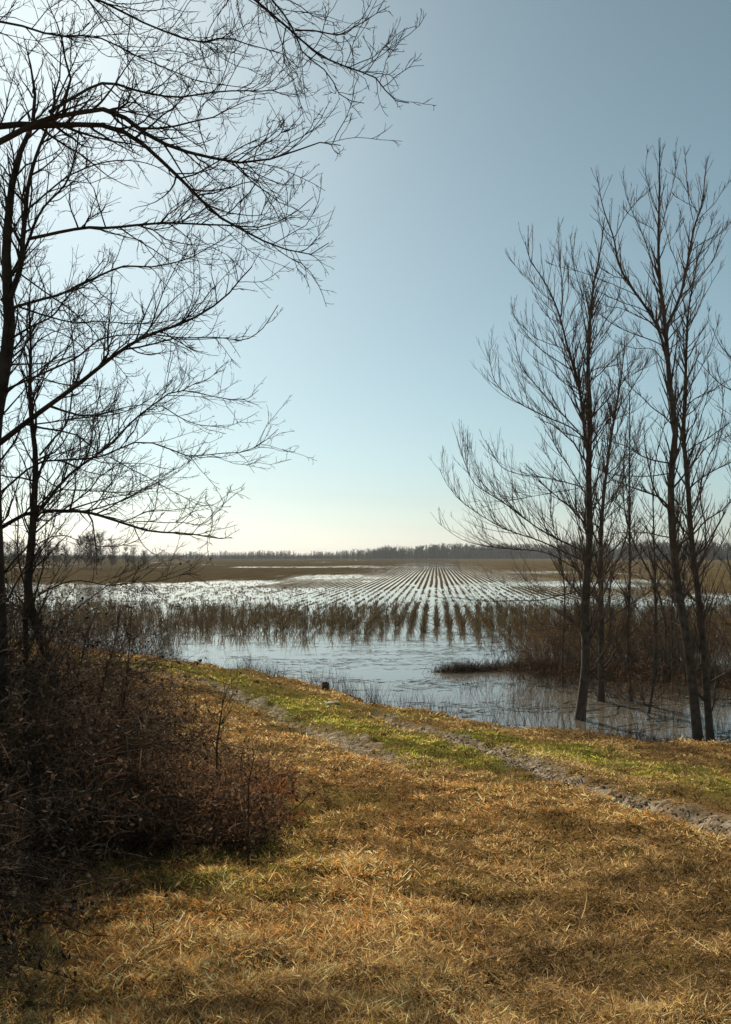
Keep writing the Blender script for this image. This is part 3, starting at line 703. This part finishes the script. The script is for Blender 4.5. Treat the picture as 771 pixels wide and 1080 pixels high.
# ------------------------------------------------------------------ brush and thickets
def bush(label, x, y, H, W, n, col, leafc, nleaf, group=None, name='bramble_bush', K=9, droop=-0.10, rmin=0.0026, up0=1.0, dens=1.0, cat='bush'):
    z0 = Z(x, y); zz = max(z0, -0.1)
    root = empty(name, (x, y, zz)); g = Geo(); gl = Geo()
    a = RNG.random(n) * 2 * np.pi; rr = np.sqrt(RNG.random(n)) * W * 0.55
    bx, by = x + np.cos(a) * rr, y + np.sin(a) * rr
    bz = np.maximum(terrain(bx, by), -0.1) - 0.02
    ao = a + RNG.normal(size=n) * 0.7
    tilt = RNG.uniform(0.1, 0.9, n)
    d = nrm(np.stack([np.cos(ao) * tilt, np.sin(ao) * tilt, np.full(n, up0)], 1))
    cane = RNG.random(n) < 0.12; L = H * RNG.uniform(0.4, 1.1, n) * np.where(cane, 1.35, 1.0)
    q = paths(np.stack([bx, by, bz], 1), d, L, K, 0.13, droop)
    gz = terrain(q[..., 0], q[..., 1]); q[..., 2] = np.maximum(q[..., 2], np.maximum(gz, -0.05) + 0.0)
    r0 = (RNG.uniform(0.002, 0.006, n) * np.where(cane, 1.6, 1))[:, None] + rmin * 0.5
    R = r0 * (1 - 0.75 * np.linspace(0, 1, K)[None])
    C = np.array(col)[None] * RNG.uniform(0.5, 1.7, (n, 1))
    tubes(g, q, R, 4, C)
    c1, r1 = spawn(q, R, 0.20 / dens, 0.2, 0.4, 0.15, 0.75, 48, -0.04, 0.22, 6, 0.005, rmin, 0.1)
    tubes(g, c1, r1, 3, np.array(col)[None] * RNG.uniform(0.3, 2.1, (len(c1), 1)))
    c2, r2 = spawn(c1, r1, 0.19 / dens, 0.2, 0.4, 0.06, 0.3, 45, 0.0, 0.25, 4, 0.003, rmin * .8, 0.1)
    tubes(g, c2, r2, 3, np.array(col)[None] * RNG.uniform(0.3, 2.1, (len(c2), 1)))
    g.obj('stems', M_TWIG, root)
    if nleaf:
        al = np.concatenate([c1[:, -3:].reshape(-1, 3), q[:, 3:].reshape(-1, 3)])
        p = al[RNG.integers(0, len(al), nleaf)] + RNG.normal(size=(nleaf, 3)) * 0.03
        lc = np.array(leafc)[None] * 0.95 * RNG.uniform(0.35, 1.7, (nleaf, 1)) ** 1.6
        leaf_quads(gl, p, RNG.uniform(0.015, 0.055, nleaf), lc, 1.0)
        # dead grass strands woven in
        m = nleaf; i = RNG.integers(0, len(al), m); dd = nrm(RNG.normal(size=(m, 3)) + np.array([0, 0, 0.25]))
        blades(gl, al[i], dd, RNG.uniform(0.06, 0.24, m), RNG.uniform(0.002, 0.006, m), (np.array(leafc) * 1.1 + 0.01)[None] * RNG.uniform(0.3, 1.6, (m, 1)) ** 2.2, 0.9, 3)
        gl.obj('dead_leaves', M_LEAF, root)
    tag(root, label, cat, group)
    return root
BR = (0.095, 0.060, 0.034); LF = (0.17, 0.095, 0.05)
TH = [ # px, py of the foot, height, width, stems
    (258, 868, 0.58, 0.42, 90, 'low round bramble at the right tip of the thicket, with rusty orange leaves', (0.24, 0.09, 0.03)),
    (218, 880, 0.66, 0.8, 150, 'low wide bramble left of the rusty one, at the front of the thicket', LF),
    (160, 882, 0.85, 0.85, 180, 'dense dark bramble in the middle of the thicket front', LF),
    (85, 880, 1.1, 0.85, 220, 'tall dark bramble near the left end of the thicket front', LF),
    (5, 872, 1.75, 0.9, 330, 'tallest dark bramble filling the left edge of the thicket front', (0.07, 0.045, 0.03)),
    (250, 832, 0.52, 0.7, 70, 'reddish bramble mound behind the right tip of the thicket', (0.28, 0.16, 0.075)),  # leaf tints: upper mounds painted rustier and sunlit, front row darker
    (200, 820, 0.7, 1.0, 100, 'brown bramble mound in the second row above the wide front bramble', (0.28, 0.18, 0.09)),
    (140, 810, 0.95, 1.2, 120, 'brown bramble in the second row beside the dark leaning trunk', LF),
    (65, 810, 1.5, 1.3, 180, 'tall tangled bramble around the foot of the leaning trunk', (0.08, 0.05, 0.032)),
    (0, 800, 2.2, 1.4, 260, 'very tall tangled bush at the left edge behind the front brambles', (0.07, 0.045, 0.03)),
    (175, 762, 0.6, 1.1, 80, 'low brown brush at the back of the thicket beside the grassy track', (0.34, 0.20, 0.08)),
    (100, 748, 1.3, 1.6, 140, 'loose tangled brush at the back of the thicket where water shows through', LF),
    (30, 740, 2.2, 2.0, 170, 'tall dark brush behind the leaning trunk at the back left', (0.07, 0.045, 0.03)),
    (-50, 870, 2.0, 1.3, 260, 'large dark bush added past the left edge as a shade caster', (0.07, 0.045, 0.03)),  # this and the bushes below are added to throw shade into the corner
    (-75, 930, 1.3, 0.7, 260, 'dark bush added past the left edge to shade the lower left corner', (0.07, 0.045, 0.03)),
    (-75, 800, 3.3, 1.3, 420, 'very tall dense dark bush added past the left edge to shade the corner', (0.05, 0.04, 0.03)),
    (-120, 840, 3.0, 1.3, 420, 'tall dense dark bush added farther past the left edge for its shade', (0.05, 0.04, 0.03)),
    (-120, 1010, 1.2, 0.7, 200, 'low dark bush added past the lower left corner to shade it', (0.07, 0.045, 0.03)),
]
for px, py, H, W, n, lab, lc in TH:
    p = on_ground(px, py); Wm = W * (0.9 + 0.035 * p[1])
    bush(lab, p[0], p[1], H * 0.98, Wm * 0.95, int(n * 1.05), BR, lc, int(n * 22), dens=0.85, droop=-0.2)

# saplings poking out of the thicket
def sapling(label, pts, Y, r, name='sapling', col=(0.07, 0.045, 0.03)):
    q = smooth_path(np.array([P(a, b, Y) for a, b in pts]), 16)[None]
    q[0, 0, 2] = Z(q[0, 0, 0], q[0, 0, 1]) - 0.02
    R = (r * (1 - 0.8 * np.linspace(0, 1, 16)))[None]
    root = empty(name, q[0, 0]); g = Geo(); g2 = Geo()
    tubes(g, q, R, 6, np.array(col))
    c1, r1 = spawn(q, R, 0.085, 0.25, 0.3, 0.1, 0.5, 40, 0.05, 0.15, 7, 0.005, 0.0022, 0.15)
    tubes(g2, c1, r1, 4, np.array(col))
    c2, r2 = spawn(c1, r1, 0.09, 0.2, 0.4, 0.05, 0.2, 40, 0.03, 0.2, 5, 0.003, 0.0019, 0.1)
    tubes(g2, c2, r2, 3, np.array(col))
    g.obj('stem', M_BARK, root, True)
    if name != 'stick': g2.obj('twigs', M_TWIG, root)
    tag(root, label, name)
sapling('thin bare sapling leaning left in front of the water beside the leaning trunk', [(95, 790), (103, 745), (112, 710), (118, 690), (124, 665), (128, 632)], 9.5, .014)
sapling('thin straight sapling with knobbly twigs at the right of its leaning neighbour', [(120, 800), (128, 760), (133, 720), (136, 690), (138, 655), (140, 625)], 9.0, .012)
sapling('small forked sapling standing alone over the left wheel track', [(228, 790), (232, 762), (236, 735), (243, 720), (252, 708)], 9.5, .010)
sapling('short leaning stick-like sapling in the brambles under the big limb', [(60, 790), (72, 740), (86, 700), (90, 670), (104, 640)], 9.0, .016)
sapling('wispy sapling low on the right side of the thicket', [(262, 850), (262, 825), (268, 800), (266, 782)], 7.5, .007)

# flooded brush round the right-hand trees
BRF = (0.10, 0.066, 0.040)
FB = [(575, 716, 1.9, 2.6, 150, 'low brown brush at the left end of the flooded clump'), (610, 712, 2.6, 2.8, 170, 'tall brown brush just behind the straight reddish trunk'),
      (650, 708, 3.0, 3.0, 190, 'dense brown brush between the two pairs of right-hand trunks'), (690, 706, 3.0, 3.0, 190, 'dense rusty brush left of the curving trunk, in the water'),
      (735, 704, 3.1, 3.0, 170, 'tall rusty brush behind the paired trunks'), (775, 704, 3.0, 3.0, 150, 'orange brown brush at the right edge beyond the paired trunks'),
      (560, 690, 2.4, 3.4, 120, 'distant low scrub at the left of the clump against the crop rows'), (680, 738, 1.3, 2.2, 110, 'low dark brush on the mud spit left of the paired trunks'),
      (640, 725, 1.4, 2.4, 110, 'low brush on the mud spit right of the straight trunk'), (765, 735, 1.3, 2.0, 100, 'low dark brush on the mud spit at the right edge')]
for px, py, H, W, n, lab in FB:
    Y = base_depth(py); p = P(px, py, Y)
    bush(lab, p[0], p[1], H * 0.98, W, int(n * 0.85), BRF, (0.22, 0.12, 0.055), n * 5, name='flooded_bush', droop=-0.03, rmin=0.0042, dens=0.8)

# tall weeds and reeds, uncountable
def weeds(name, label, n, xf, H, r, col, leaf=0.0, tilt=0.22):
    x, y = xf(n); n = len(x); z = np.maximum(terrain(x, y), -0.15)
    d = nrm(np.stack([RNG.normal(size=n) * tilt, RNG.normal(size=n) * tilt, np.ones(n)], 1))
    q = paths(np.stack([x, y, z - 0.02], 1), d, RNG.uniform(H[0], H[1], n), 6, 0.09, -0.03)
    R = (RNG.uniform(0.6, 1.3, n) * r)[:, None] * (1 - 0.7 * np.linspace(0, 1, 6)[None])
    g = Geo(); tubes(g, q, R, 3, np.array(col)[None] * RNG.uniform(0.5, 1.6, (n, 1)))
    c1, r1 = spawn(q, R, 0.3, 0.3, 0.3, 0.08, 0.35, 40, 0.02, 0.15, 4, r * .7, r * .5, 0.3)
    tubes(g, c1, r1, 3, np.array(col)[None] * RNG.uniform(0.5, 1.6, (len(c1), 1)))
    tag(g.obj(name, M_TWIG), label, 'weeds', kind='stuff')
def band(s0, s1, xa, xb):
    def f(n):
        x = RNG.uniform(xa, xb, n); ysh = np.interp(x, SHORE[:, 0], SHORE[:, 1])
        t = RNG.random(n) ** 1.3; y = ysh + s0 + (s1 - s0) * t
        k = fbm(x * 1.3, y * 1.3, 3, 13) > RNG.uniform(0.46, 0.68, n); return x[k], y[k]
    return f
weeds('shore_weeds', 'thin dark leafless weeds standing along the waterline', 6500, band(-0.7, 0.6, -14, 7), (0.08, 0.8), 0.0045, (0.09, 0.06, 0.038))
weeds('flooded_weeds', 'thin dead weed stems poking out of the water around the right-hand trunks', 2300, band(0.1, 9, 2.6, 14), (0.25, 1.2), 0.0045, (0.09, 0.062, 0.04))
def spitf(n):
    t = RNG.random(n) ** 1.2; Ls = np.linalg.norm(np.diff(SPIT, axis=0), axis=1); cum = np.concatenate([[0], np.cumsum(Ls)]); u = t * 22
    x = np.interp(u, cum, SPIT[:, 0]); y = np.interp(u, cum, SPIT[:, 1]); sd = 0.25 + 0.9 * sstep(0, 8, u)
    return x + RNG.normal(size=n) * 0.3, y + RNG.normal(size=n) * sd
weeds('spit_weeds', 'short dark matted weeds covering the mud spit in the water', 9000, spitf, (0.12, 0.5), 0.006, (0.085, 0.058, 0.036), tilt=0.8)
def spitb(n):
    x, y = spitf(n); k = x > 5.5; return x[k] + RNG.normal(size=k.sum()) * 0.3, y[k] + RNG.normal(size=k.sum()) * 0.7
weeds('spit_weeds', 'taller dark tangled weeds on the wide right end of the mud spit', 7000, spitb, (0.25, 1.0), 0.0055, (0.07, 0.047, 0.03), tilt=0.7)
def backf(n):
    y = RNG.uniform(38, 56, n); x = (RNG.uniform(545, 830, n) - CX) / F * y; k = x > 6.2 + RNG.normal(size=n) * 1.2
    return x[k], y[k]
weeds('rusty_weeds', 'tall rusty brown weeds standing in the flood behind the right-hand trees', 3000, backf, (0.5, 1.8), 0.009, (0.24, 0.15, 0.065), tilt=0.25)
def leftf(n):
    y = RNG.uniform(40, 50, n); x = (RNG.uniform(-60, 190, n) - CX) / F * y; return x, y
weeds('shore_weeds', 'brown weeds standing in the flood beyond the left thicket', 1500, leftf, (0.4, 1.3), 0.008, (0.11, 0.07, 0.04), tilt=0.3)
# dark stems on the bank of the puddle, brush litter by the right trunks
def litterf(n):
    x = RNG.uniform(4.6, 9.5, n); y = np.interp(x, SHORE[:, 0], SHORE[:, 1]) + RNG.normal(size=n) * 0.35 + 0.1; return x, y
weeds('bank_litter', 'tangle of dark brush litter along the bank below the right-hand trunks', 4200, litterf, (0.15, 0.5), 0.005, (0.085, 0.055, 0.036), tilt=1.5)

# floating straw and algae mats
g = Geo(); n = 26000
x = RNG.uniform(-14, 12, n); y = RNG.uniform(20, 52, n); k_ = (fbm(x * 0.45, y * 1.2, 3, 15) + 0.12 * sstep(0, 5, x) > RNG.uniform(0.50, 0.68, n)) & (terrain(x, y) < -0.03); x, y = x[k_], y[k_]; n = len(x)
a = RNG.normal(size=n) * 0.5
blades(g, np.stack([x, y, np.full(n, 0.006)], 1), np.stack([np.cos(a), np.sin(a), np.zeros(n)], 1), RNG.uniform(0.08, 0.5, n), RNG.uniform(0.012, 0.05, n),
       np.array([0.07, 0.058, 0.036])[None] * RNG.uniform(0.5, 1.6, (n, 1)), 0.0, 3, face=np.stack([-np.sin(a), np.cos(a), np.zeros(n)], 1))
tag(g.obj('floating_straw', M_STALK), 'dark bits of straw and scum floating on the open water', 'floating debris', kind='stuff')

# ------------------------------------------------------------------ stump at the water's edge
def stump(px, py, Y, w_, h_):
    p = P(px, py, Y); z0 = Z(p[0], p[1]); root = empty('tree_stump', (p[0], p[1], z0)); g = Geo()
    k = np.arange(12) * 2 * np.pi / 12; V = []
    prof = [(1.35, -0.08), (1.12, 0.06), (1.0, 0.5), (0.97, 0.9), (0.88, 1.0)]
    for rr, zz in prof:
        j = 1 + 0.10 * np.sin(k * 3 + 1) + RNG.normal(size=12) * 0.05
        V.append(np.stack([p[0] + w_ * rr * j * np.cos(k), p[1] + w_ * rr * j * np.sin(k), z0 + h_ * zz + RNG.normal(size=12) * (0.02 if zz > .8 else 0.0)], 1))
    V.append(np.array([[p[0], p[1], z0 + h_ * 0.96]])); V = np.concatenate(V)
    q = np.array([[a * 12 + b, a * 12 + (b + 1) % 12, (a + 1) * 12 + (b + 1) % 12, (a + 1) * 12 + b] for a in range(4) for b in range(12)])
    t = np.array([[48 + b, 48 + (b + 1) % 12, 60] for b in range(12)])
    g.add(V, q, t, C=np.ones((61, 3)) * np.array([0.12, 0.09, 0.065]))
    g.obj('stump_wood', M_BARK, root)
    tag(root, 'short dark weathered stump at the water edge among the weeds', 'stump')
pp = on_ground(343, 729)
stump(343, 729, pp[1] - 0.1, 0.10, 0.27)
# pale slab of mud beside the track
pm = on_ground(349, 744); g = Geo(); k = np.arange(14) * 2 * np.pi / 14; j = 1 + RNG.normal(size=14) * 0.25
z0 = Z(pm[0], pm[1]); ring = lambda s, z: np.stack([pm[0] + 0.15 * s * j * np.cos(k), pm[1] + 0.2 * s * j * np.sin(k), np.full(14, z0 + z * 0.7)], 1)
V = np.concatenate([ring(1.05, -0.05), ring(1, 0.03), ring(0.8, 0.06), [[pm[0], pm[1], z0 + 0.055]]])
q = np.array([[a * 14 + b, a * 14 + (b + 1) % 14, (a + 1) * 14 + (b + 1) % 14, (a + 1) * 14 + b] for a in range(2) for b in range(14)])
t = np.array([[28 + b, 28 + (b + 1) % 14, 42] for b in range(14)])
g.add(V, q, t, C=np.ones((43, 3)) * np.array([0.36, 0.31, 0.24]))
tag(g.obj('pale_stone', M_BARK), 'flat pale stone lying in the grass below the stump', 'stone')
# short upright stick in the near grass
sapling('short dark stick standing upright in the near straw', [(162, 992), (162, 980), (161, 970)], on_ground(162, 992)[1], .007, name='stick')

# ------------------------------------------------------------------ far woods
def far_trees(xy, H, thick, col, nl=9, ntw=5):
    n = len(xy); z0 = np.zeros(n) - 0.1; g = Geo(); K = 5
    q = paths(np.stack([xy[:, 0], xy[:, 1], z0], 1), np.tile([0, 0, 1.0], (n, 1)), H, K, 0.05, 0)
    R = (thick * H / 10)[:, None] * (1 - 0.85 * np.linspace(0, 1, K)[None])
    C = np.array(col)[None] * RNG.uniform(0.7, 1.3, (n, 1)); tubes(g, q, R, 4, C)
    i = np.repeat(np.arange(n), nl); t = RNG.uniform(0.12, 0.97, len(i)); p = sample(q, i, t); az = RNG.random(len(i)) * 6.283
    d = nrm(np.stack([np.cos(az), np.sin(az), RNG.uniform(0.3, 1.5, len(i))], 1)); L = H[i] * RNG.uniform(0.2, 0.42, len(i)) * (1.1 - 0.6 * t)
    c = paths(p, d, L, 4, 0.12, 0.1); r = (R[i, 0] * 0.4)[:, None] * (1 - 0.7 * np.linspace(0, 1, 4)[None]); tubes(g, c, r, 3, C[i])
    i2 = np.repeat(np.arange(len(c)), ntw); t = RNG.uniform(0.2, 1, len(i2)); p = sample(c, i2, t); d = nrm(tang(c, i2, t) + RNG.normal(size=(len(i2), 3)) * 0.7 + np.array([0, 0, .3]))
    c2 = paths(p, d, L[i2] * RNG.uniform(0.3, 0.7, len(i2)), 3, 0.1, 0.1); r2 = (R[i][i2, 0] * 0.18)[:, None] * np.array([[1, .7, .3]]); tubes(g, c2, r2, 3, C[i][i2])
    return g
def line_pts(n, ya, yb, deep, xa, xb):
    px = RNG.uniform(xa, xb, n); Yd = np.interp(px, [xa, xb], [ya, yb]) + RNG.random(n) * deep
    return np.stack([(px - CX) / F * Yd, Yd], 1), px
FARC = (0.075, 0.066, 0.058)
xy, px = line_pts(5200, 700, 980, 110, -500, 700)
H = (5.0 + 2.5 * sstep(100, 380, px)) * RNG.uniform(0.4, 1.1, len(px)) * (0.65 + 0.6 * fbm(px * 0.05, px * 0, 3, 2))
tag(far_trees(xy, H, 0.45, FARC, 7, 4).obj('far_wood', M_FAR), 'low grey line of woods along the horizon behind the field', 'far woods', kind='stuff')
xy, px = line_pts(1500, 960, 960, 70, 385, 760)
H = (8.5 + 6.5 * fbm(px * 0.03, px * 0, 3, 6)) * RNG.uniform(0.7, 1.2, len(px)) * (0.55 + 0.45 * sstep(385, 410, px))
tag(far_trees(xy, H, 0.40, FARC, 10, 5).obj('far_wood', M_FAR), 'taller hazy grove on the horizon where the crop rows converge', 'far woods', kind='stuff')
xy, px = line_pts(1500, 760, 700, 80, 655, 1300)
H = (11.5 + 5 * fbm(px * 0.03, px * 0, 3, 8)) * RNG.uniform(0.65, 1.1, len(px))
tag(far_trees(xy, H, 0.40, FARC, 9, 5).obj('far_wood', M_FAR), 'dark wood on the horizon behind the right-hand trees', 'far woods', kind='stuff')
for j in range(22):
    px = -50 + j * 9.4 + RNG.uniform(-5, 5); Yd = RNG.uniform(255, 320); h = RNG.uniform(6.5, 9.5) * (0.75 if px > 120 else 1)
    p = P(px, 600, Yd); g = far_trees(np.array([[0.0, 0.0]]), np.array([h]), 0.10, (0.055, 0.046, 0.038), 70, 22)
    o = g.obj('field_tree', M_FAR); o.location = (p[0], p[1], 0)
    tag(o, 'small bare tree in the dark clump at the far left side of the field', 'tree', 'trees at the far left side of the field')

# ------------------------------------------------------------------ haze
m, n_, Nn, Lk = mat('haze_air'); v = Nn('ShaderNodeVolumePrincipled'); v.inputs['Color'].default_value = (0.80, 0.87, 0.93, 1)
v.inputs['Density'].default_value = 0.00013; v.inputs['Anisotropy'].default_value = 0.3
o_ = Nn('ShaderNodeOutputMaterial'); Lk(v.outputs[0], o_.inputs['Volume'])
hx, y0, y1, zb, zt = 3100, -70, 6100, -2.0, 32.0
V = np.array([(sx, sy, sz) for sz in (zb, zt) for sy in (y0, y1) for sx in (-hx, hx)], float)
Q = np.array([[0, 2, 3, 1], [4, 5, 7, 6], [0, 1, 5, 4], [2, 6, 7, 3], [0, 4, 6, 2], [1, 3, 7, 5]])
tag(make_mesh('haze', V, [Q], m), kind='stuff')
